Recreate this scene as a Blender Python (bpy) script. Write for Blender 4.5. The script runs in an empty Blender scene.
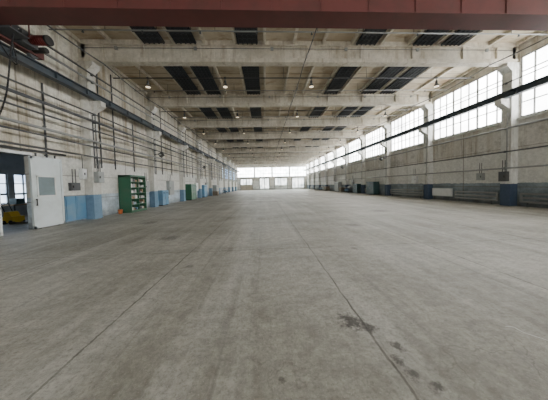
import bpy, math, random
from mathutils import Vector, Matrix
random.seed(4)

# ------------------------------------------------------------------ materials
def nn(nt, t, **kw):
    n = nt.nodes.new(t)
    for k, v in kw.items():
        setattr(n, k, v)
    return n

class M:
    """small node helper"""
    def __init__(s, name):
        s.mat = bpy.data.materials.new(name); s.mat.use_nodes = True
        s.nt = s.mat.node_tree
        s.b = s.nt.nodes["Principled BSDF"]
        s.tc = nn(s.nt, "ShaderNodeTexCoord")
        s.co = s.tc.outputs["Object"]
    def L(s, a, b): s.nt.links.new(a, b)
    def noise(s, scale, detail=4, vec=None, sc=(1,1,1), rough=0.6):
        mp = nn(s.nt, "ShaderNodeMapping"); s.L(vec or s.co, mp.inputs[0])
        mp.inputs["Scale"].default_value = sc
        n = nn(s.nt, "ShaderNodeTexNoise"); s.L(mp.outputs[0], n.inputs["Vector"])
        n.inputs["Scale"].default_value = scale; n.inputs["Detail"].default_value = detail
        n.inputs["Roughness"].default_value = rough
        return n.outputs["Fac"]
    def ramp(s, fac, stops):
        r = nn(s.nt, "ShaderNodeValToRGB"); s.L(fac, r.inputs[0])
        e = r.color_ramp.elements
        while len(e) < len(stops): e.new(0.5)
        for i, (p, c) in enumerate(stops):
            e[i].position = p
            e[i].color = (c, c, c, 1) if isinstance(c, (int, float)) else (*c, 1)
        return r.outputs[0]
    def mix(s, fac, a, b, mode="MIX"):
        m = nn(s.nt, "ShaderNodeMix", data_type="RGBA", blend_type=mode)
        for sock, v in ((m.inputs[0], fac), (m.inputs[6], a), (m.inputs[7], b)):
            if isinstance(v, (int, float)): sock.default_value = v
            elif isinstance(v, tuple): sock.default_value = (*v, 1)
            else: s.L(v, sock)
        return m.outputs[2]
    def math(s, op, a, b=0.0):
        m = nn(s.nt, "ShaderNodeMath", operation=op)
        for i, v in ((0, a), (1, b)):
            if isinstance(v, (int, float)): m.inputs[i].default_value = v
            else: s.L(v, m.inputs[i])
        return m.outputs[0]
    def xyz(s):
        n = nn(s.nt, "ShaderNodeSeparateXYZ"); s.L(s.co, n.inputs[0]); return n.outputs
    def bump(s, h, st=0.3, d=0.02):
        b = nn(s.nt, "ShaderNodeBump"); s.L(h, b.inputs["Height"])
        b.inputs["Strength"].default_value = st; b.inputs["Distance"].default_value = d
        s.L(b.outputs[0], s.b.inputs["Normal"])
    def col(s, c):
        if isinstance(c, tuple): s.b.inputs["Base Color"].default_value = (*c, 1)
        else: s.L(c, s.b.inputs["Base Color"])
    def rough(s, v): s.b.inputs["Roughness"].default_value = v

def paint(name, c, dirt=(0.12,0.1,0.07), amt=0.35, rough=0.5, metal=0.0, sc=1.5):
    m = M(name)
    f = m.ramp(m.noise(sc, 6), [(0.45, 0.0), (0.75, amt)])
    m.col(m.mix(f, c, dirt)); m.rough(rough)
    m.b.inputs["Metallic"].default_value = metal
    m.bump(m.noise(40, 3), 0.1, 0.005)
    return m.mat

def joint(m, coord, period, width, off=0.0):
    a = m.math("ADD", coord, off + 600.0 * period)
    a = m.math("MODULO", a, period)
    a = m.math("SUBTRACT", a, period/2)
    a = m.math("ABSOLUTE", a)
    return m.math("GREATER_THAN", a, period/2 - width/2)

def wall_mat(name, low_col, low_h, mid, up, streak=0.8, wash=0.65):
    m = M(name); o = m.xyz()
    z = m.math("ADD", o[2], m.math("MULTIPLY", m.math("SUBTRACT", m.noise(3, 4), 0.5), 0.22))
    basec = m.mix(m.ramp(m.noise(0.35, 5), [(0.4, 0.0), (0.62, 1.0)]), mid, up)
    pt = m.ramp(m.noise(0.7, 8, rough=0.72), [(0.52, 0.0), (0.60, 0.6)])
    basec = m.mix(pt, basec, tuple(x*0.62 for x in mid))
    st = m.ramp(m.noise(1.0, 6, sc=(1.8, 1.8, 0.13), rough=0.7), [(0.47, 0.0), (0.65, streak)])
    hz = m.ramp(m.math("DIVIDE", o[2], 10.0), [(0.2, 0.15), (0.42, 0.8), (0.95, 1.0)])
    basec = m.mix(m.math("MULTIPLY", st, hz), basec, (0.27, 0.185, 0.085))
    st2 = m.ramp(m.noise(1.0, 4, sc=(4.5, 4.5, 0.25), rough=0.7), [(0.57, 0.0), (0.67, 0.55)])
    basec = m.mix(st2, basec, (0.22, 0.18, 0.12))
    white = m.math("LESS_THAN", z, low_h + 1.9)
    basec = m.mix(m.math("MULTIPLY", white, wash), basec, (0.80, 0.81, 0.78))
    lowm = m.math("LESS_THAN", z, low_h)
    lc = m.mix(m.ramp(m.noise(1.4, 6), [(0.42, 0.0), (0.6, 0.7)]), low_col, tuple(min(1, x*1.5+0.03) for x in low_col))
    basec = m.mix(lowm, basec, lc)
    gr = m.ramp(m.math("ADD", m.math("DIVIDE", o[2], 1.2), m.math("MULTIPLY", m.noise(2, 6), 0.8)), [(0.35, 0.7), (0.85, 0.0)])
    basec = m.mix(gr, basec, (0.10, 0.09, 0.075))
    g = m.ramp(m.noise(7, 6, rough=0.7), [(0.32, 0.76), (0.68, 1.06)])
    basec = m.mix(1.0, basec, g, "MULTIPLY")
    j = m.math("MAXIMUM", joint(m, o[2], 1.2, 0.035, 0.05), joint(m, o[1], 6.0, 0.06, 3.5))
    basec = m.mix(m.math("MULTIPLY", j, 0.6), basec, (0.12, 0.09, 0.055))
    m.col(basec); m.rough(0.8)
    m.bump(m.noise(12, 6), 0.25, 0.03)
    return m.mat

MW_L = wall_mat("wall_left_plaster", (0.44, 0.51, 0.56), 1.35, (0.66, 0.62, 0.52), (0.84, 0.81, 0.71))
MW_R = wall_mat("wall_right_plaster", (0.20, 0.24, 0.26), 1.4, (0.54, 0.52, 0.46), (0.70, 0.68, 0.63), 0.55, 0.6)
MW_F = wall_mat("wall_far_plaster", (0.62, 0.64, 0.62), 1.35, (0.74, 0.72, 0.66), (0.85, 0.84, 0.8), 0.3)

def floor_mat():
    m = M("dusty_concrete_floor"); o = m.xyz()
    c = m.mix(m.ramp(m.noise(0.22, 7, rough=0.68), [(0.40, 0.0), (0.58, 1.0)]), (0.27, 0.255, 0.21), (0.52, 0.505, 0.45))
    c = m.mix(m.ramp(m.noise(0.9, 9, rough=0.78), [(0.44, 0.0), (0.58, 0.65)]), c, (0.35, 0.335, 0.285))
    tr = m.ramp(m.noise(1.0, 6, sc=(1.3, 0.10, 1), rough=0.65), [(0.48, 0.0), (0.64, 0.6)])
    c = m.mix(tr, c, (0.62, 0.61, 0.56))
    tr2 = m.ramp(m.noise(1.0, 7, sc=(0.12, 0.9, 1), rough=0.7), [(0.48, 0.0), (0.64, 0.5)])
    c = m.mix(tr2, c, (0.26, 0.245, 0.205))
    ty = m.ramp(m.noise(1.0, 5, sc=(5.0, 0.09, 1), rough=0.6), [(0.58, 0.0), (0.68, 0.5)])
    c = m.mix(ty, c, (0.19, 0.18, 0.155))
    g = m.ramp(m.noise(7, 8, rough=0.8), [(0.36, 0.72), (0.64, 1.14)])
    c = m.mix(1.0, c, g, "MULTIPLY")
    c = m.mix(m.ramp(m.noise(26, 6, rough=0.8), [(0.36, 0.6), (0.52, 0.0)]), c, (0.16, 0.15, 0.125))
    c = m.mix(m.ramp(m.noise(60, 3, rough=0.8), [(0.58, 0.0), (0.70, 0.45)]), c, (0.7, 0.68, 0.62))
    c = m.mix(m.ramp(m.noise(3.3, 9, rough=0.85), [(0.59, 0.0), (0.69, 0.65)]), c, (0.14, 0.13, 0.105))
    wob = m.math("MULTIPLY", m.math("SUBTRACT", m.noise(2.5, 8, rough=0.7), 0.5), 0.10)
    jx = joint(m, m.math("ADD", o[0], wob), 3.0, 0.024, 1.9)
    jy = joint(m, m.math("ADD", o[1], wob), 6.0, 0.03, 1.0)
    j = m.math("MAXIMUM", jx, m.math("MULTIPLY", jy, 0.7))
    j = m.math("MULTIPLY", j, m.ramp(m.noise(1.7, 4), [(0.35, 0.3), (0.6, 0.95)]))
    c = m.mix(j, c, (0.08, 0.072, 0.055))
    v = nn(m.nt, "ShaderNodeTexVoronoi", feature="DISTANCE_TO_EDGE"); v.inputs["Scale"].default_value = 0.3
    nz = nn(m.nt, "ShaderNodeTexNoise"); nz.inputs["Scale"].default_value = 2.0; nz.inputs["Detail"].default_value = 6; m.L(m.co, nz.inputs["Vector"])
    va = nn(m.nt, "ShaderNodeVectorMath", operation="ADD"); m.L(m.co, va.inputs[0]); m.L(nz.outputs["Color"], va.inputs[1])
    m.L(va.outputs[0], v.inputs["Vector"])
    cr = m.math("MULTIPLY", m.ramp(v.outputs["Distance"], [(0.0, 1.0), (0.003, 0.0)]), m.ramp(m.noise(0.5, 3), [(0.46, 0.0), (0.56, 0.5)]))
    c = m.mix(cr, c, (0.10, 0.09, 0.07))
    for (sx, sy, r, a) in ((0.98, 2.24, 0.17, 0.92), (1.12, 2.12, 0.10, 0.9), (1.17, 1.7, 0.06, 0.8), (1.27, 1.85, 0.07, 0.8), (1.2, 1.56, 0.07, 0.8), (1.32, 1.45, 0.06, 0.8), (-3.1, 6.5, 0.35, 0.6), (3.4, 7.5, 0.35, 0.6), (-1.6, 4.1, 0.09, 0.6), (-5.5, 9.5, 0.5, 0.6), (6.5, 11, 0.6, 0.6), (2.2, 4.8, 0.12, 0.5), (0.1, 1.6, 0.04, 0.6)):
        dx = m.math("SUBTRACT", o[0], sx); dy = m.math("SUBTRACT", o[1], sy)
        d = m.math("SQRT", m.math("ADD", m.math("MULTIPLY", dx, dx), m.math("MULTIPLY", dy, dy)))
        d = m.math("ADD", d, m.math("MULTIPLY", m.math("SUBTRACT", m.noise(14, 8, rough=0.8), 0.5), r*4.0))
        c = m.mix(m.ramp(m.math("DIVIDE", d, r), [(0.35, a), (1.0, 0.0)]), c, (0.055, 0.048, 0.04))
    m.col(c)
    rr = m.ramp(m.noise(0.8, 6), [(0.3, 0.38), (0.7, 0.64)])
    m.L(rr, m.b.inputs["Roughness"])
    h = m.math("SUBTRACT", m.noise(22, 8, rough=0.75), m.math("MULTIPLY", j, 0.8))
    m.bump(h, 0.6, 0.025)
    return m.mat
MFLOOR = floor_mat()

def ceil_mat():
    m = M("ceiling_slab_concrete"); o = m.xyz()
    c = m.mix(m.ramp(m.noise(0.4, 5), [(0.4, 0.0), (0.65, 1.0)]), (0.46, 0.385, 0.275), (0.64, 0.57, 0.45))
    c = m.mix(m.ramp(m.noise(1.0, 6, sc=(0.5, 1.6, 1), rough=0.7), [(0.5, 0.0), (0.64, 0.75)]), c, (0.30, 0.21, 0.12))
    j = joint(m, o[1], 1.5, 0.06, 0.5)
    c = m.mix(m.math("MULTIPLY", j, 0.7), c, (0.11, 0.08, 0.05))
    m.col(c); m.rough(0.85)
    return m.mat
MCEIL = ceil_mat()

def conc(name, a, b, stain, low=None, low_h=1.4):
    m = M(name); o = m.xyz()
    c = m.mix(m.ramp(m.noise(0.8, 6), [(0.38, 0.0), (0.62, 1.0)]), a, b)
    c = m.mix(m.ramp(m.noise(1.0, 6, sc=(3, 3, 0.35), rough=0.7), [(0.52, 0.0), (0.66, 0.6)]), c, stain)
    if low:
        zz = m.math("ADD", o[2], m.math("MULTIPLY", m.noise(6, 3), 0.1))
        c = m.mix(m.math("LESS_THAN", zz, low_h), c, low)
    g = m.ramp(m.noise(6, 6, rough=0.7), [(0.32, 0.8), (0.68, 1.05)])
    c = m.mix(1.0, c, g, "MULTIPLY")
    m.col(c); m.rough(0.75); m.bump(m.noise(15, 5), 0.2, 0.02)
    return m.mat
MCOL_L = conc("column_concrete_left", (0.64,0.62,0.56), (0.80,0.78,0.73), (0.32,0.26,0.17), (0.17,0.28,0.40))
MCOL_R = conc("column_concrete_right", (0.62,0.62,0.58), (0.76,0.76,0.72), (0.29,0.25,0.19), (0.055,0.085,0.14))
MGIRD = conc("girder_concrete", (0.58,0.53,0.43), (0.75,0.70,0.60), (0.36,0.28,0.18))

MSTEEL_D = paint("dark_runway_steel", (0.045, 0.06, 0.075), rough=0.55)
MRED = paint("red_oxide_paint", (0.13, 0.036, 0.032), (0.06,0.028,0.024), 0.6, 0.55)
MRED2 = paint("red_motor_paint", (0.15, 0.018, 0.015), rough=0.5)
MBLACK = paint("black_rubber", (0.015, 0.015, 0.017), rough=0.6)
MPIPE = paint("grey_pipe_paint", (0.30, 0.31, 0.30), rough=0.5)
MPIPED = paint("dark_pipe_paint", (0.08, 0.085, 0.09), rough=0.5)
MWHITE = paint("white_enamel", (0.78, 0.80, 0.79), amt=0.25, rough=0.45)
MDOOR = paint("door_pale_paint", (0.70, 0.76, 0.77), (0.4,0.4,0.36), 0.35, 0.5)
MBLUE = paint("blue_panel_paint", (0.12, 0.28, 0.44), (0.32,0.37,0.39), 0.5, 0.5)
MGREEN = paint("green_cabinet_paint", (0.03, 0.13, 0.07), amt=0.3, rough=0.45)
MGREEND = paint("green_cabinet_inside", (0.02, 0.07, 0.045), rough=0.6)
MTEAL = paint("dark_teal_paint", (0.03, 0.075, 0.08), rough=0.5)
MGREY = paint("grey_box_paint", (0.36, 0.38, 0.37), rough=0.5)
MYEL = paint("yellow_machine_paint", (0.80, 0.50, 0.02), amt=0.1, rough=0.4)
MORANGE = paint("orange_plastic", (0.60, 0.16, 0.04), rough=0.4)
MBROWN = paint("cardboard_brown", (0.32, 0.22, 0.13), rough=0.8)
MWOOD = paint("raw_pallet_wood", (0.24, 0.20, 0.15), (0.14,0.11,0.08), 0.6, 0.8)
MFRAME = paint("window_frame_steel", (0.30, 0.31, 0.30), (0.15,0.12,0.09), 0.5, 0.5)
MGATE = paint("gate_weathered", (0.46, 0.41, 0.33), rough=0.6)
MGATE2 = paint("gate_pale", (0.74, 0.78, 0.77), rough=0.6)

def panel_mat():
    m = M("dark_ceiling_panel_sheet"); o = m.xyz()
    w = joint(m, o[1], 0.3, 0.05)
    c = m.mix(w, (0.016, 0.020, 0.027), (0.05, 0.057, 0.068))
    m.col(c); m.rough(0.6); return m.mat
MPANEL = panel_mat()

def glass_mat(name, a, b, s1, s2, cut=(0.35, 0.6)):
    """milky, dirty industrial glazing glowing with daylight"""
    m = M(name)
    f = m.ramp(m.noise(0.55, 5), [(cut[0], 0.0), (cut[1], 1.0)])
    c = m.mix(f, a, b)
    m.col((0.5,0.5,0.5)); m.rough(0.3)
    m.L(c, m.b.inputs["Emission Color"])
    st = m.ramp(f, [(0, s1/20), (1, s2/20)])
    m.L(m.math("MULTIPLY", st, 20.0), m.b.inputs["Emission Strength"])
    return m.mat
MGLASS = glass_mat("daylit_dirty_glass", (0.95, 0.97, 0.97), (1.0, 1.0, 0.98), 11, 17)
MFILLN = glass_mat("near_end_fill_glass", (0.95, 0.97, 0.98), (1.0, 1.0, 0.97), 4, 6)  # fill glow for the added near-end windows, lights the hall from behind
MGLASSF = glass_mat("far_daylit_glass", (0.85, 0.98, 0.95), (1.0, 1.0, 1.0), 10, 18)
MGLOWG = glass_mat("gate_glow_pane", (0.75, 0.92, 0.95), (1.0, 1.0, 0.97), 1.2, 5)  # glow put into the gate panes to brighten the far end
MGLASSB = glass_mat("blue_daylit_glass", (0.22, 0.45, 0.9), (0.5, 0.75, 1.0), 0.8, 2.6)
MGLASSD = paint("door_glass", (0.24, 0.30, 0.32), rough=0.1)
def lamp_mat():
    m = M("lamp_glow"); m.col((0.9,0.85,0.7)); m.b.inputs["Emission Color"].default_value = (1,0.80,0.55,1)
    m.b.inputs["Emission Strength"].default_value = 1.5; return m.mat
MLAMP = lamp_mat()

# ------------------------------------------------------------------ mesh builder
class B:
    def __init__(s, name):
        s.name = name; s.v = []; s.f = []; s.mi = []; s.mats = []; s.sm = []
    def mid(s, m):
        if m not in s.mats: s.mats.append(m)
        return s.mats.index(m)
    def face(s, pts, m, smooth=False):
        n = len(s.v); s.v += [tuple(p) for p in pts]
        s.f.append(tuple(range(n, n+len(pts)))); s.mi.append(s.mid(m)); s.sm.append(smooth)
    def box(s, x0, x1, y0, y1, z0, z1, m):
        n = len(s.v); k = s.mid(m)
        s.v += [(x0,y0,z0),(x1,y0,z0),(x1,y1,z0),(x0,y1,z0),(x0,y0,z1),(x1,y0,z1),(x1,y1,z1),(x0,y1,z1)]
        for q in ((0,3,2,1),(4,5,6,7),(0,1,5,4),(1,2,6,5),(2,3,7,6),(3,0,4,7)):
            s.f.append(tuple(n+i for i in q)); s.mi.append(k); s.sm.append(False)
    def prism(s, prof, a0, a1, axis, m):
        n = len(s.v); k = s.mid(m); c = len(prof)
        for a in (a0, a1):
            for p in prof:
                s.v.append((p[0], a, p[1]) if axis == 'y' else ((a, p[0], p[1]) if axis == 'x' else (p[0], p[1], a)))
        s.f.append(tuple(n+i for i in range(c))); s.f.append(tuple(n+c+i for i in reversed(range(c))))
        s.mi += [k, k]; s.sm += [False, False]
        for i in range(c):
            j = (i+1) % c
            s.f.append((n+i, n+c+i, n+c+j, n+j)); s.mi.append(k); s.sm.append(False)
    def cyl(s, p0, p1, r, m, seg=10, r2=None):
        p0, p1 = Vector(p0), Vector(p1); r2 = r if r2 is None else r2
        d = (p1-p0).normalized(); a = d.orthogonal().normalized(); b = d.cross(a)
        n = len(s.v); k = s.mid(m)
        for p, rr in ((p0, r), (p1, r2)):
            for i in range(seg):
                t = 2*math.pi*i/seg
                s.v.append(tuple(p + a*math.cos(t)*rr + b*math.sin(t)*rr))
        for i in range(seg):
            j = (i+1) % seg
            s.f.append((n+i, n+j, n+seg+j, n+seg+i)); s.mi.append(k); s.sm.append(True)
        s.f.append(tuple(n+i for i in reversed(range(seg)))); s.f.append(tuple(n+seg+i for i in range(seg)))
        s.mi += [k, k]; s.sm += [False, False]
    def path(s, pts, r, m, seg=8):
        for a, b in zip(pts[:-1], pts[1:]): s.cyl(a, b, r, m, seg)
    def done(s):
        me = bpy.data.meshes.new(s.name)
        me.from_pydata(s.v, [], s.f); me.update()
        for m in s.mats: me.materials.append(m)
        for p, i, sm in zip(me.polygons, s.mi, s.sm): p.material_index = i; p.use_smooth = sm
        import bmesh
        bm = bmesh.new(); bm.from_mesh(me); bmesh.ops.recalc_face_normals(bm, faces=bm.faces); bm.to_mesh(me); bm.free()
        o = bpy.data.objects.new(s.name, me); bpy.context.collection.objects.link(o)
        return o

# ------------------------------------------------------------------ dimensions
XL, XR = -9.8, 15.2
Y0, Y1 = -12.8, 71.0
ZC = 9.65
G0, PITCH = 11.5, 6.0
GY = [G0 + PITCH*k for k in range(-3, 10)]      # girder lines
WZ0, WZ1 = 5.25, 8.8
RZ = 6.43                                       # runway beam underside

b = B("floor"); b.box(XL-6.6, XR+0.3, Y0-0.3, Y1+0.3, -0.25, 0.0, MFLOOR); b.done()

b = B("ceiling"); b.box(XL-0.3, XR+0.3, Y0-0.3, Y1+0.3, ZC, ZC+0.2, MCEIL)
for k in range(-2, 14):
    x = -6.4 + 1.65*k
    if XL < x < XR: b.box(x-0.07, x+0.07, Y0, Y1, ZC-0.18, ZC, MGIRD)
b.done()

# walls -------------------------------------------------
OP0, OP1, OPZ = 7.75, 8.85, 3.12       # gate opening
LWY0, LWY1, LWZ0, LWZ1 = 47.0, 70.0, 3.4, 6.2
b = B("wall_left")
x0, x1 = XL-0.3, XL
b.box(x0, x1, Y0, OP0, 0, ZC, MW_L)
b.box(x0, x1, OP0, OP1, OPZ, ZC, MW_L)
b.box(x0, x1, OP1, LWY0, 0, ZC, MW_L)
b.box(x0, x1, LWY0, LWY1, 0, LWZ0, MW_L); b.box(x0, x1, LWY0, LWY1, LWZ1, ZC, MW_L)
b.box(x0, x1, LWY1, Y1, 0, ZC, MW_L)
b.done()
b = B("wall_right")
x0, x1 = XR, XR+0.3
b.box(x0, x1, Y0, Y1, 0, WZ0, MW_R); b.box(x0, x1, Y0, Y1, WZ1, ZC, MW_R)
for g in GY: b.box(x0, x1, g-0.3, g+0.3, WZ0, WZ1, MW_R)
b.done()
b = B("wall_far")
b.box(XL, XR, Y1, Y1+0.3, 0, 4.6, MW_F); b.box(XL, XR, Y1, Y1+0.3, 8.0, ZC, MW_F)
for k in range(5):
    xx = XL + (XR-XL)*k/4; b.box(max(XL, xx-0.2), min(XR, xx+0.2), Y1, Y1+0.3, 4.6, 8.0, MW_F)
b.done()
b = B("wall_near")
b.box(XL, XR, Y0-0.3, Y0, 0, 2.2, MW_R); b.box(XL, XR, Y0-0.3, Y0, 8.4, ZC, MW_R)
for k in range(5):
    xx = XL + (XR-XL)*k/4; b.box(max(XL, xx-0.3), min(XR, xx+0.3), Y0-0.3, Y0, 2.2, 8.4, MW_R)
b.done()

b = B("trim_window_sill")
b.box(XR-0.12, XR, Y0, Y1, WZ0-0.12, WZ0-0.01, MCOL_R); b.done()

# windows ----------------------------------------------
wn = [0]
def window(axis, pos, a0, a1, z0, z1, nx, nz, glass, inward):
    wn[0] += 1
    b = B("window_%d" % wn[0])
    def bx(p0, p1, q0, q1, zz0, zz1, m):
        if axis == 'x': b.box(min(p0,p1), max(p0,p1), q0, q1, zz0, zz1, m)
        else: b.box(q0, q1, min(p0,p1), max(p0,p1), zz0, zz1, m)
    g = pos - inward*0.10
    bx(g, g - inward*0.02, a0+0.03, a1-0.03, z0+0.03, z1-0.03, glass)
    f0, f1 = pos - inward*0.04, g
    bx(f0, f1, a0, a1, z0, z0+0.09, MFRAME); bx(f0, f1, a0, a1, z1-0.09, z1, MFRAME)
    for i in range(nx+1):
        w = 0.055 if i % 3 == 0 else 0.03
        a = a0 + (a1-a0)*i/nx
        bx(f0, f1, max(a0, a-w), min(a1, a+w), z0+0.09, z1-0.09, MFRAME)
    for i in range(1, nz):
        z = z0 + (z1-z0)*i/nz; w = 0.06 if i == nz//2 else 0.028
        bx(f0 - inward*0.005, f1, a0, a1, z-w, z+w, MFRAME)
    return b.done()
edges = [Y0] + GY + [Y1]
for a, c in zip(edges[:-1], edges[1:]):
    a2 = a + (0.3 if a in GY else 0); c2 = c - (0.3 if c in GY else 0)
    window('x', XR, a2, c2, WZ0, WZ1, max(2, round((c2-a2)/0.6)), 4, MGLASS, -1)
for k in range(4):
    q = (XR-XL)/4; window('y', Y1, XL+q*k+0.2, XL+q*(k+1)-0.2, 4.6, 8.0, 6, 3, MGLASSF, -1)
for k in range(4):
    q = (XR-XL)/4; window('y', Y0, XL+q*k+0.3, XL+q*(k+1)-0.3, 2.2, 8.4, 6, 5, MFILLN, 1)  # unseen glowing windows added for light from behind the camera
window('x', XL, LWY0, LWY1, LWZ0, LWZ1, 24, 4, MGLASSB, 1)

# columns, girders --------------------------------------
for g in GY:
    for side in (0, 1):
        b = B("concrete_column")
        m = MCOL_L if side == 0 else MCOL_R
        if side == 0: xa, xb, s = XL, XL+0.45, 1
        else: xa, xb, s = XR-0.45, XR, -1
        b.box(xa, xb, g-0.26, g+0.26, 0, 8.5, m)
        xo = xb if side == 0 else xa
        b.prism([(xo, RZ-0.6), (xo + s*0.56, RZ-0.26), (xo + s*0.56, RZ), (xo, RZ)], g-0.18, g+0.18, 'y', m)
        b.prism([(xo, 8.0), (xo + s*0.3, 8.3), (xo + s*0.3, 8.5), (xo, 8.5)], g-0.26, g+0.26, 'y', m)
        b.done()
    b = B("roof_girder")
    xa, xb = XL, XR
    b.box(xa, xb, g-0.20, g+0.20, 8.5, 8.72, MGIRD)
    b.box(xa, xb, g-0.07, g+0.07, 8.72, 9.42, MGIRD)
    b.box(xa, xb, g-0.22, g+0.22, 9.42, ZC, MGIRD)
    for i in range(9):
        x = xa + 0.25 + (xb-xa-0.5)*i/8
        b.box(x-0.1, x+0.1, g-0.18, g+0.18, 8.72, 9.42, MGIRD)
    for e, s in ((xa, 1), (xb, -1)):
        b.box(min(e, e+s*1.3), max(e, e+s*1.3), g-0.18, g+0.18, 8.72, 9.42, MGIRD)
    b.cyl((xa+0.3, g-0.235, 9.2), (xb-0.3, g-0.235, 9.2), 0.015, MPIPED, 6)
    for i in range(6):
        x = xa+2+(xb-xa-4)*i/5; b.box(x-0.08, x+0.08, g-0.26, g-0.18, 9.13, 9.28, MPIPE)
    b.done()

# dark ceiling panels
for (xa, xb) in ((-6.28,-5.16),(-4.62,-3.5),(-1.3,-0.18),(5.32,6.44),(8.62,9.74),(10.28,11.4)):
    b = B("dark_ceiling_panel")
    for a, c in zip(edges[:-1], edges[1:]):
        if c - a < 3: continue
        b.box(xa, xb, a+0.32, c-0.32, ZC-0.24, ZC-0.185, MPANEL)
        for i in range(5):
            x = xa + 0.06 + (xb-xa-0.12)*i/4
            b.box(x-0.035, x+0.035, a+0.32, c-0.32, ZC-0.29, ZC-0.24, MPANEL)
        for yy in (a+1.2, c-1.2):
            b.box(xa-0.04, xb+0.04, yy-0.03, yy+0.03, ZC-0.31, ZC-0.29, MPIPED)
            b.box(xa-0.02, xa, yy-0.02, yy+0.02, ZC-0.31, ZC, MPIPED)
            b.box(xb, xb+0.02, yy-0.02, yy+0.02, ZC-0.31, ZC, MPIPED)
    b.done()

# lamps on conduit
for g in GY[:-1]:
    y = g + 2.3
    b = B("lighting_conduit")
    b.cyl((XL, y, 8.95), (XR, y, 8.95), 0.035, MPIPED, 8)
    for x in (-8.1, -3.3, 1.5, 7.3, 12.0): b.cyl((x, y, 8.95), (x, y, ZC), 0.014, MPIPED, 6)
    for x in (-7.6, -2.5, 3.4, 12.4): b.box(x-0.07, x+0.07, y-0.05, y+0.05, 8.9, 9.0, MPIPED)
    b.done()
    for x in (-7.6, -2.5, 3.4, 12.4):
        b = B("high_bay_lamp")
        b.cyl((x, y, 8.90), (x, y, 8.76), 0.02, MPIPED, 8)
        b.cyl((x, y, 8.76), (x, y, 8.56), 0.075, MPIPED, 12)
        b.cyl((x, y, 8.56), (x, y, 8.36), 0.08, MPIPED, 16, 0.2)
        b.cyl((x, y, 8.37), (x, y, 8.35), 0.15, MLAMP, 16)
        b.done()
    b = B("sprinkler_pipe")
    y2 = g + 4.4
    b.cyl((XL, y2, 9.1), (XR, y2, 9.1), 0.03, MPIPE, 8)
    for x in (-7.3, -2.2, 2.8, 7.7, 12.9): b.cyl((x, y2, 9.1), (x, y2, ZC), 0.012, MPIPED, 6)
    for i in range(9): b.cyl((XL+1.5+2.7*i, y2, 9.1), (XL+1.5+2.7*i, y2, 8.98), 0.025, MPIPED, 6, 0.05)
    b.done()
for x, r in ((-8.6, 0.03), (2.4, 0.025), (13.6, 0.03)):
    b = B("overhead_cable")
    for a, c in zip(GY[:-1], GY[1:]):
        pts = [(x, a + (c-a)*i/8, 8.46 - 0.16*math.sin(math.pi*i/8)) for i in range(9)]
        b.path(pts, r, MPIPED, 6)
    b.done()

# crane runway
for x in (XL+0.8, XR-0.8):
    b = B("crane_runway_beam")
    b.box(x-0.14, x+0.14, Y0, Y1, RZ, RZ+0.03, MSTEEL_D)
    b.box(x-0.015, x+0.015, Y0, Y1, RZ+0.03, RZ+0.30, MSTEEL_D)
    b.box(x-0.14, x+0.14, Y0, Y1, RZ+0.30, RZ+0.33, MSTEEL_D)
    b.box(x-0.03, x+0.03, Y0, Y1, RZ+0.33, RZ+0.40, MSTEEL_D)
    y = Y0+1
    while y < Y1:
        b.box(x-0.12, x+0.12, y-0.01, y+0.01, RZ+0.03, RZ+0.30, MSTEEL_D); y += 1.5
    b.done()

# overhead crane
b = B("overhead_crane")
xa, xb = XL+0.8, XR-0.8
cy0, cy1, cz = 6.42, 6.98, 7.1
b.box(xa-0.2, xb+0.2, cy0, cy1, cz, cz+0.7, MRED)
b.box(xa-0.2, xb+0.2, cy0-0.06, cy1+0.06, cz-0.03, cz, MRED); b.box(xa-0.2, xb+0.2, cy0-0.06, cy1+0.06, cz+0.7, cz+0.74, MRED)
for i in range(16):
    x = xa + (xb-xa)*i/15; b.box(x-0.01, x+0.01, cy0-0.03, cy0, cz, cz+0.7, MRED)
for x in (xa, xb):
    b.box(x-0.13, x+0.13, 5.2, 8.7, 6.96, 7.22, MRED)
    for yy in (5.45, 8.4):
        b.cyl((x-0.07, yy, 6.99), (x+0.07, yy, 6.99), 0.155, MPIPED, 18)
b.box(xa+0.13, xa+0.5, 7.65, 8.15, 7.0, 7.4, MPIPED)
b.cyl((xa+0.45, 7.95, 7.22), (xa+1.05, 7.95, 7.22), 0.15, MRED2, 18)
for i in range(6): b.cyl((xa+0.55+i*0.08, 7.95, 7.22), (xa+0.57+i*0.08, 7.95, 7.22), 0.165, MRED2, 18)
b.cyl((xa+1.05, 7.95, 7.22), (xa+1.12, 7.95, 7.22), 0.17, MBLACK, 18)
b.cyl((xa+0.13, 8.35, 7.12), (xa+0.6, 8.35, 7.12), 0.1, MBLACK, 14)
b.box(xa+0.13, xa+0.8, 7.05, 7.6, 7.02, 7.06, MPIPED)
b.box(xa+0.2, xa+0.55, 7.15, 7.5, 7.06, 7.4, MPIPED)
for (x, y) in ((xa+0.15, 7.08), (xa+0.8, 7.08), (xa+0.15, 7.6), (xa+0.8, 7.6)):
    b.cyl((x, y, 7.06), (x, y, 8.1), 0.02, MRED)
b.path([(xa+0.8,7.08,8.1),(xa+0.8,7.6,8.1),(xa+0.15,7.6,8.1),(xa+0.15,7.08,8.1)], 0.02, MRED)
pts = []
for i in range(21):
    t = i/20; pts.append((xa+0.55 - 0.5*t*t - 0.05*math.sin(t*6), 7.35 - 0.2*t, 7.02 - 3.0*t))
b.path(pts, 0.022, MBLACK)
pts = [(xa+0.1+0.35*math.sin(i/10*math.pi), 7.2+0.5*i/10, 6.95-0.9*math.sin(i/10*math.pi)) for i in range(11)]
b.path(pts, 0.018, MBLACK)
b.done()

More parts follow.
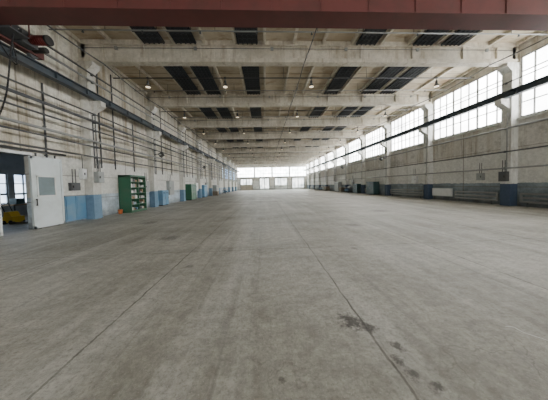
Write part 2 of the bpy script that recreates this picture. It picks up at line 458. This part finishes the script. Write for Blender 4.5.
# ------------------------------------------------------------------ wall services
for (z, r, m) in ((7.9, 0.04, MPIPED), (7.5, 0.05, MPIPE), (5.75, 0.035, MPIPED), (5.35, 0.07, MPIPED), (4.85, 0.04, MPIPED), (4.25, 0.06, MPIPE), (3.95, 0.035, MPIPED), (3.4, 0.04, MPIPED)):
    b = B("wall_pipe")
    b.cyl((XL+0.56, Y0, z), (XL+0.56, 68, z), r, m, 8)
    for g in GY: b.box(XL+0.45, XL+0.56, g-0.04, g+0.04, z-r-0.02, z+r+0.02, MPIPED)
    b.done()
for (z, r, m) in ((4.7, 0.055, MPIPE), (3.3, 0.04, MPIPED), (2.3, 0.05, MPIPE), (7.4, 0.03, MPIPED)):
    b = B("wall_pipe")
    b.cyl((XR-0.54, Y0, z), (XR-0.54, 70, z), r, m, 8)
    for g in GY: b.box(XR-0.54, XR-0.45, g-0.04, g+0.04, z-r-0.02, z+r+0.02, MPIPED)
    b.done()
for g in GY[1:]:
    for dy, zb in ((0.9, 2.9), (2.0, 2.9), (3.9, 2.9)):
        b = B("vertical_conduit")
        b.cyl((XL+0.05, g+dy, zb), (XL+0.05, g+dy, 9.0 if dy < 3 else 6.4), 0.035, MPIPED, 8)
        for z in (3.2, 4.5, 6): b.box(XL, XL+0.08, g+dy-0.05, g+dy+0.05, z-0.02, z+0.02, MPIPED)
        b.done()
for i, g in enumerate(GY[2:]):
    b = B("vertical_conduit")
    b.cyl((XL+0.48, g-0.1, 2.8), (XL+0.48, g-0.1, 5.7), 0.025, MPIPED, 8)
    b.cyl((XL+0.48, g+0.08, 2.8), (XL+0.48, g+0.08, 5.7), 0.02, MPIPED, 8)
    for z in (3.0, 4.0, 5.0): b.box(XL+0.45, XL+0.5, g-0.14, g+0.12, z-0.02, z+0.02, MPIPE)
    b.done()
    b = B("vertical_conduit")
    b.cyl((XR-0.48, g-0.08, 2.1), (XR-0.48, g-0.08, 5.6), 0.028, MPIPE, 8)
    for z in (2.6, 3.6, 5.0): b.box(XR-0.5, XR-0.45, g-0.12, g-0.04, z-0.02, z+0.02, MPIPE)
    b.done()

# flood lights on columns
for (side, g) in ((0, GY[4]), (1, GY[5]), (0, GY[6]), (1, GY[7])):
    s = 1 if side == 0 else -1
    x = XL+0.45 if side == 0 else XR-0.45
    b = B("floodlight")
    b.cyl((x, g, 4.5), (x+s*0.45, g, 4.5), 0.025, MPIPED)
    b.prism([(x+s*0.35, 4.52), (x+s*0.65, 4.68), (x+s*0.75, 4.42), (x+s*0.5, 4.26)], g-0.17, g+0.17, 'y', MBLACK)
    b.box(min(x+s*0.45, x+s*0.65), max(x+s*0.45, x+s*0.65), g-0.2, g-0.17, 4.38, 4.52, MGREY)
    b.done()

# gate: frame, leaves
b = B("trim_gate_frame")
b.box(XL-0.3, XL+0.05, OP0-0.12, OP0, 0, OPZ+0.12, MWHITE)
b.box(XL-0.3, XL+0.05, OP0, OP1, OPZ, OPZ+0.12, MWHITE)
b.box(XL+0.06, XL+0.18, 6.0, 10.15, OPZ+0.16, OPZ+0.24, MPIPED)
b.done()
def leaf(n, yb0, yb1, win=True):
    b = B("door_%d" % n); xa = XL+0.06; zt = 3.1
    b.box(xa, xa+0.06, yb0, yb1, 0.04, zt, MDOOR)
    for (p, q, r_, t) in ((yb0, yb1, 0.04, 0.16), (yb0, yb1, zt-0.12, zt), (yb0, yb0+0.08, 0.04, zt), (yb1-0.08, yb1, 0.04, zt), (yb0, yb1, 1.12, 1.18)):
        b.box(xa+0.06, xa+0.085, p, q, r_, t, MDOOR)
    if win:
        c0, c1 = yb0+0.22, yb0+0.90
        b.box(xa+0.06, xa+0.08, c0, c1, 1.42, 2.25, MGLASSD)
        for (p, q, r_, t) in ((c0-.04,c1+.04,1.38,1.43),(c0-.04,c1+.04,2.23,2.28),(c0-.04,c0+.01,1.38,2.28),(c1-.01,c1+.04,1.38,2.28)):
            b.box(xa+0.06, xa+0.1, p, q, r_, t, MWHITE)
    b.cyl((xa+0.12, yb0+0.12, 1.0), (xa+0.12, yb0+0.12, 1.3), 0.02, MPIPED)
    for z in (1.02, 1.25): b.box(xa+0.08, xa+0.13, yb0+0.1, yb0+0.14, z, z+0.03, MPIPED)
    for yy in (yb0+0.25, yb1-0.25):
        b.cyl((xa+0.03, yy, zt), (xa+0.03, yy, zt+0.14), 0.03, MPIPED)
        b.cyl((xa, yy, 0.04), (xa+0.06, yy, 0.04), 0.04, MPIPED)
    b.done()
leaf(1, 8.68, 9.95)
leaf(2, 6.2, 7.6, False)

# side room behind gate
SX = XL-6.3
MSIDE = paint("side_room_plaster", (0.50, 0.52, 0.53), rough=0.8)
SW = ((9.6, 11.2), (11.6, 13.2), (13.5, 15.1))
b = B("wall_side_room")
b.box(SX-0.2, SX, 2, 18, 0, 0.8, MSIDE); b.box(SX-0.2, SX, 2, 18, 2.8, 4.2, MSIDE)
prev = 2
for (a, c) in SW: b.box(SX-0.2, SX, prev, a, 0.8, 2.8, MSIDE); prev = c
b.box(SX-0.2, SX, prev, 18, 0.8, 2.8, MSIDE)
b.box(SX, XL-0.3, 18, 18.2, 0, 4.2, MSIDE); b.box(SX, XL-0.3, 1.8, 2, 0, 4.2, MSIDE)
b.done()
b = B("ceiling_side_room"); b.box(SX-0.2, XL-0.3, 1.8, 18.2, 4.2, 4.35, MSIDE); b.done()
MGLASSR = glass_mat("side_room_glass", (0.4, 0.6, 1.0), (0.75, 0.87, 1.0), 2.0, 4.0)
for (a, c) in SW: window('x', SX, a, c, 0.8, 2.8, 3, 3, MGLASSR, 1)
b = B("yellow_pallet_stacker")
bx, by, k = -12.75, 10.6, 0.62
def P(u): return bx + u*k
b.box(P(-0.45), P(0.35), by-0.25, by+0.25, 0.08, 0.38, MYEL)
b.prism([(P(-0.45),0.38),(P(0.15),0.38),(P(-0.05),0.62),(P(-0.4),0.62)], by-0.2, by+0.2, 'y', MYEL)
for (x, y) in ((P(-0.3),by-0.22),(P(-0.3),by+0.22),(P(0.2),by-0.22),(P(0.2),by+0.22)):
    b.cyl((x, y-0.05, 0.1), (x, y+0.05, 0.1), 0.1, MBLACK, 16)
b.path([(P(-0.4),by-0.15,0.6),(P(-0.7),by-0.15,1.05),(P(-0.7),by+0.15,1.05),(P(-0.4),by+0.15,0.6)], 0.018, MBLACK)
b.box(P(0.35), P(1.3), by-0.2, by-0.08, 0.03, 0.09, MPIPED); b.box(P(0.35), P(1.3), by+0.08, by+0.2, 0.03, 0.09, MPIPED)
b.done()
b = B("work_table")
b.box(-15.9, -14.9, 12.4, 14.0, 0.78, 0.84, MBROWN)
for x in (-15.8, -15.0):
    for y in (12.5, 13.9): b.box(x-0.03, x+0.03, y-0.03, y+0.03, 0, 0.78, MPIPED)
b.box(-15.6, -15.2, 12.8, 13.2, 0.84, 1.2, MTEAL); b.done()

# blue dado boards
b = B("blue_dado_panel")
for (a, c) in ((10.1, 10.64), (10.66, 11.22)):
    b.box(XL, XL+0.04, a, c, 0.08, 1.32, MBLUE); b.box(XL+0.04, XL+0.055, a+0.05, c-0.05, 0.14, 1.26, MBLUE)
b.box(XL, XL+0.07, 10.08, 11.23, 1.32, 1.37, MPIPE)
b.done()
def ebox(name, x0, x1, y0, y1, z0, z1, m, n_out=2):
    b = B(name); b.box(x0, x1, y0, y1, z0, z1, m)
    s = 1 if x0 < 0 else -1
    xf = x1 if s > 0 else x0
    b.box(min(xf, xf+s*0.02), max(xf, xf+s*0.02), y0+0.03, y1-0.03, z0+0.03, z1-0.03, m)
    b.box(min(xf+s*0.02, xf+s*0.05), max(xf+s*0.02, xf+s*0.05), y0+0.07, y0+0.1, (z0+z1)/2-0.06, (z0+z1)/2+0.06, MBLACK)
    for i in range(n_out):
        yy = y0 + (y1-y0)*(i+1)/(n_out+1); b.cyl(((x0+x1)/2, yy, z1), ((x0+x1)/2, yy, z1+0.7), 0.018, MPIPED, 6)
    b.done()
ebox("electrical_box", XL, XL+0.14, 10.35, 10.85, 1.6, 2.0, MPIPED)
ebox("electrical_box", XL+0.46, XL+0.7, 11.3, 11.7, 2.0, 2.6, MGREY, 3)
ebox("electrical_box", XL, XL+0.2, 10.95, 11.2, 2.2, 2.75, MWHITE, 1)
ebox("electrical_box", XL, XL+0.25, 16.3, 16.9, 1.3, 2.2, MGREY)
ebox("electrical_box", XL, XL+0.3, 20.2, 21.2, 0.9, 2.3, MGREY)
ebox("electrical_box", XL, XL+0.25, 28, 28.9, 1.1, 2.2, MWHITE)
ebox("electrical_box", XL, XL+0.25, 33, 34, 1.1, 2.3, MGREY)
ebox("electrical_box", XR-0.2, XR, 13.0, 13.4, 1.6, 2.1, MGREY)
ebox("electrical_box", XR-0.2, XR, 19.0, 19.6, 1.5, 2.2, MWHITE)
ebox("electrical_box", XR-0.65, XR-0.46, 11.3, 11.7, 1.5, 2.1, MPIPED)
ebox("electrical_box", XR-0.2, XR, 33.0, 33.8, 1.2, 2.2, MGREY)

# green shelf cabinet with contents
b = B("green_shelf_cabinet")
xa, xb, ya, yb, h = XL+0.02, XL+0.82, 13.7, 15.4, 2.55
b.box(xa, xa+0.03, ya, yb, 0.08, h, MGREEND)
b.box(xa, xb, ya, ya+0.04, 0, h, MGREEN); b.box(xa, xb, yb-0.04, yb, 0, h, MGREEN)
b.box(xa, xb, ya, yb, h-0.12, h, MGREEN); b.box(xa, xb, ya+0.04, yb-0.04, 0.0, 0.14, MGREEN)
b.box(xa+0.03, xb-0.02, (ya+yb)/2-0.02, (ya+yb)/2+0.02, 0.14, h-0.12, MGREEN)
cols = [MWHITE, MBROWN, MGREY, MGREY, MBLACK, MBLUE, MGREY, MBROWN, MPIPED]
for i in range(1, 6):
    z = 0.14 + i*0.39
    b.box(xa+0.03, xb-0.02, ya+0.04, yb-0.04, z-0.015, z+0.015, MGREEN)
for i in range(6):
    z = 0.14 + i*0.39 + 0.015
    y = ya+0.07
    while y < yb-0.22:
        w = random.uniform(0.08, 0.2); hh = random.uniform(0.1, 0.27)
        if not (y < (ya+yb)/2+0.03 and y+w > (ya+yb)/2-0.03):
            b.box(xb-0.4, xb-random.uniform(0.05, 0.12), y, y+w, z, z+hh, random.choice(cols))
        y += w+random.uniform(0.01, 0.05)
b.done()
b = B("orange_bucket")
bx, by = XL+0.35, 13.3
b.cyl((bx, by, 0), (bx, by, 0.26), 0.10, MORANGE, 18, 0.13)
b.cyl((bx, by, 0.26), (bx, by, 0.28), 0.145, MORANGE, 18)
b.path([(bx+0.14*math.cos(t), by, 0.26+0.1*math.sin(t)) for t in [math.pi*i/8 for i in range(9)]], 0.008, MPIPED)
b.done()

def locker(name, x0, x1, y0, y1, h, m, n=2):
    b = B(name); b.box(x0, x1, y0, y1, 0.08, h, m); b.box(x0+0.04, x1-0.04, y0+0.04, y1-0.04, 0, 0.08, MBLACK)
    s = 1 if x0 < 0 else -1; xf = x1 if s > 0 else x0
    w = (y1-y0)/n
    for i in range(n):
        a, c = y0+w*i+0.02, y0+w*(i+1)-0.02
        b.box(min(xf, xf+s*0.02), max(xf, xf+s*0.02), a, c, 0.12, h-0.04, m)
        b.box(min(xf+s*0.02, xf+s*0.05), max(xf+s*0.02, xf+s*0.05), c-0.08, c-0.05, h*0.5-0.07, h*0.5+0.07, MPIPE)
        for k in range(3): b.box(min(xf+s*0.02, xf+s*0.03), max(xf+s*0.02, xf+s*0.03), a+0.08, c-0.08, h-0.3+0.05*k, h-0.28+0.05*k, MBLACK)
    b.done()
locker("green_locker", XL+0.02, XL+0.75, 24.8, 26.6, 2.0, MGREEN, 3)
locker("blue_locker", XL+0.02, XL+0.6, 18.2, 19.3, 1.4, MBLUE, 2)
locker("blue_locker", XL+0.02, XL+0.6, 30.5, 32, 1.9, MBLUE, 2)
locker("teal_cabinet", XR-0.85, XR-0.02, 25.6, 27.4, 1.75, MTEAL, 2)
locker("teal_cabinet", XR-0.75, XR-0.02, 30.5, 32, 1.5, MTEAL, 2)
locker("grey_locker", XR-0.75, XR-0.02, 38.5, 40.6, 1.9, MGREY, 3)
locker("grey_locker", XL+0.02, XL+0.75, 37.5, 39.5, 1.9, MGREY, 3)

def crate(x0, y0, w, d, h):
    b = B("wooden_crate")
    b.box(x0+0.02, x0+w-0.02, y0+0.02, y0+d-0.02, 0.06, h-0.02, MWOOD)
    n = max(2, int(h/0.16))
    for i in range(n):
        z = 0.06 + (h-0.06)*i/n
        b.box(x0, x0+w, y0, y0+d, z, z+(h-0.06)/n-0.025, MWOOD)
    for (px, py) in ((x0-0.01, y0-0.01), (x0+w-0.07, y0-0.01), (x0-0.01, y0+d-0.07), (x0+w-0.07, y0+d-0.07)):
        b.box(px, px+0.08, py, py+0.08, 0, h+0.01, MWOOD)
    b.done()
crate(XR-1.3, 35.5, 0.8, 1.2, 0.9)
crate(XL+0.8, 34.6, 0.8, 1.1, 0.8)
crate(XR-1.35, 44.5, 0.85, 1.4, 1.0)
def bench(x0, x1, y0, y1):
    b = B("workbench")
    b.box(x0, x1, y0, y1, 0.82, 0.88, MWOOD)
    for x in (x0+0.04, x1-0.1):
        for y in (y0+0.04, y1-0.1): b.box(x, x+0.06, y, y+0.06, 0, 0.82, MPIPED)
    b.box(x0+0.05, x1-0.05, y0+0.05, y1-0.05, 0.25, 0.29, MPIPED)
    b.box(x0+0.15, x0+0.4, y0+0.2, y0+0.7, 0.88, 1.1, MGREY)
    b.box(x0+0.12, x1-0.12, y1-0.6, y1-0.15, 0.29, 0.6, MBLUE)
    b.done()
bench(XR-1.25, XR-0.5, 32.5, 34.6)
bench(XR-1.3, XR-0.55, 48, 50.4)
bench(XL+0.65, XL+1.35, 43.0, 45.9)

# heating pipe registers along right wall
for k, (a, c) in enumerate(zip(edges[:-1], edges[1:])):
    if c-a < 3 or a > 60: continue
    p, q = a+0.6, c-0.6
    if a < 15 < c: q = 14.9
    if a < 26 < c: p = 27.7
    if a < 31 < c or a < 39 < c: continue
    b = B("heating_pipe_register")
    for z in (0.28, 0.52, 0.76): b.cyl((XR-0.22, p, z), (XR-0.22, q, z), 0.055, MPIPE, 10)
    for y in (p, q): b.cyl((XR-0.22, y, 0.28), (XR-0.22, y, 0.76), 0.055, MPIPE, 10)
    for y in (p+0.3, q-0.3):
        b.box(XR-0.26, XR-0.18, y-0.02, y+0.02, 0, 0.28, MPIPED); b.box(XR-0.2, XR, y-0.02, y+0.02, 0.5, 0.54, MPIPED)
    b.done()
b = B("white_radiator")
xf = XR-0.3
for i in range(18):
    y = 15.2 + i*0.1
    b.box(xf, xf+0.14, y, y+0.08, 0.35, 1.0, MWHITE)
b.box(xf+0.04, xf+0.1, 15.2, 17.0, 0.39, 0.45, MWHITE); b.box(xf+0.04, xf+0.1, 15.2, 17.0, 0.90, 0.96, MWHITE)
for y in (15.4, 16.8): b.box(xf+0.03, xf+0.09, y-0.02, y+0.02, 0, 0.35, MPIPED); b.box(xf+0.1, XR, y-0.02, y+0.02, 0.7, 0.73, MPIPED)
b.done()

# ------------------------------------------------------------------ far wall gates
def gate(n, x0, x1, h, m, g0):
    b = B("door_%d" % n)
    b.box(x0, x1, Y1-0.12, Y1-0.02, 0, h, m)
    xm = (x0+x1)/2
    b.box(xm-0.02, xm+0.02, Y1-0.14, Y1-0.12, 0, h, MBLACK)
    for (p, q) in ((x0, xm-0.02), (xm+0.02, x1)):
        b.box(p+0.15, q-0.15, Y1-0.135, Y1-0.12, g0, h-0.3, MGLOWG)  # added glowing pane, lifts the far end
        for z in (0.05, g0-0.15, h-0.3): b.box(p, q, Y1-0.16, Y1-0.12, z, z+0.15, m)
        for xx in (p, (p+q)/2-0.05, q-0.12): b.box(xx, xx+0.12, Y1-0.16, Y1-0.12, 0, h, m)
    b.box(x0-0.1, x0, Y1-0.18, Y1-0.02, 0, h+0.15, MPIPED); b.box(x1, x1+0.1, Y1-0.18, Y1-0.02, 0, h+0.15, MPIPED)
    b.box(x0-0.1, x1+0.1, Y1-0.18, Y1-0.02, h, h+0.15, MPIPED)
    b.done()
gate(3, -8.6, -4.4, 4.2, MGATE, 2.0)
gate(4, -1.8, 1.6, 4.3, MGATE2, 0.5)
gate(5, 3.6, 8.0, 4.2, MGATE2, 1.6)
gate(6, 9.8, 14.2, 4.2, MGATE2, 0.6)

# chalk squiggle on the floor
b = B("floor_chalk_mark")
pts = []
for i in range(14):
    t = i/13; pts.append((2.62+0.22*t+0.03*math.sin(t*9), 2.02-0.38*t+0.10*math.sin(t*3.1), 0.001))
for p, q in zip(pts[:-1], pts[1:]):
    d = (Vector(q)-Vector(p)).normalized(); n_ = Vector((-d.y, d.x, 0))*0.004
    b.face([Vector(p)-n_, Vector(q)-n_, Vector(q)+n_, Vector(p)+n_], MWHITE)
b.done()

# ------------------------------------------------------------------ world
w = bpy.data.worlds.new("world"); bpy.context.scene.world = w; w.use_nodes = True
nt = w.node_tree; bg = nt.nodes["Background"]
sky = nt.nodes.new("ShaderNodeTexSky"); sky.sky_type = 'PREETHAM'
nt.links.new(sky.outputs[0], bg.inputs[0]); bg.inputs[1].default_value = 0.8

# ------------------------------------------------------------------ camera
cam = bpy.data.cameras.new("camera"); co = bpy.data.objects.new("camera", cam)
bpy.context.collection.objects.link(co)
cam.sensor_width = 36; cam.lens = 13.0; cam.clip_end = 300; cam.clip_start = 0.05
cam.shift_y = -8/548
yaw = math.atan(9/198); pitch = math.atan(7/198)
R = Matrix.Rotation(-yaw, 4, 'Z') @ Matrix.Rotation(math.pi/2 - pitch, 4, 'X') @ Matrix.Rotation(-0.025, 4, 'Z')
co.matrix_world = Matrix.Translation((0, 0, 1.63)) @ R
bpy.context.scene.camera = co
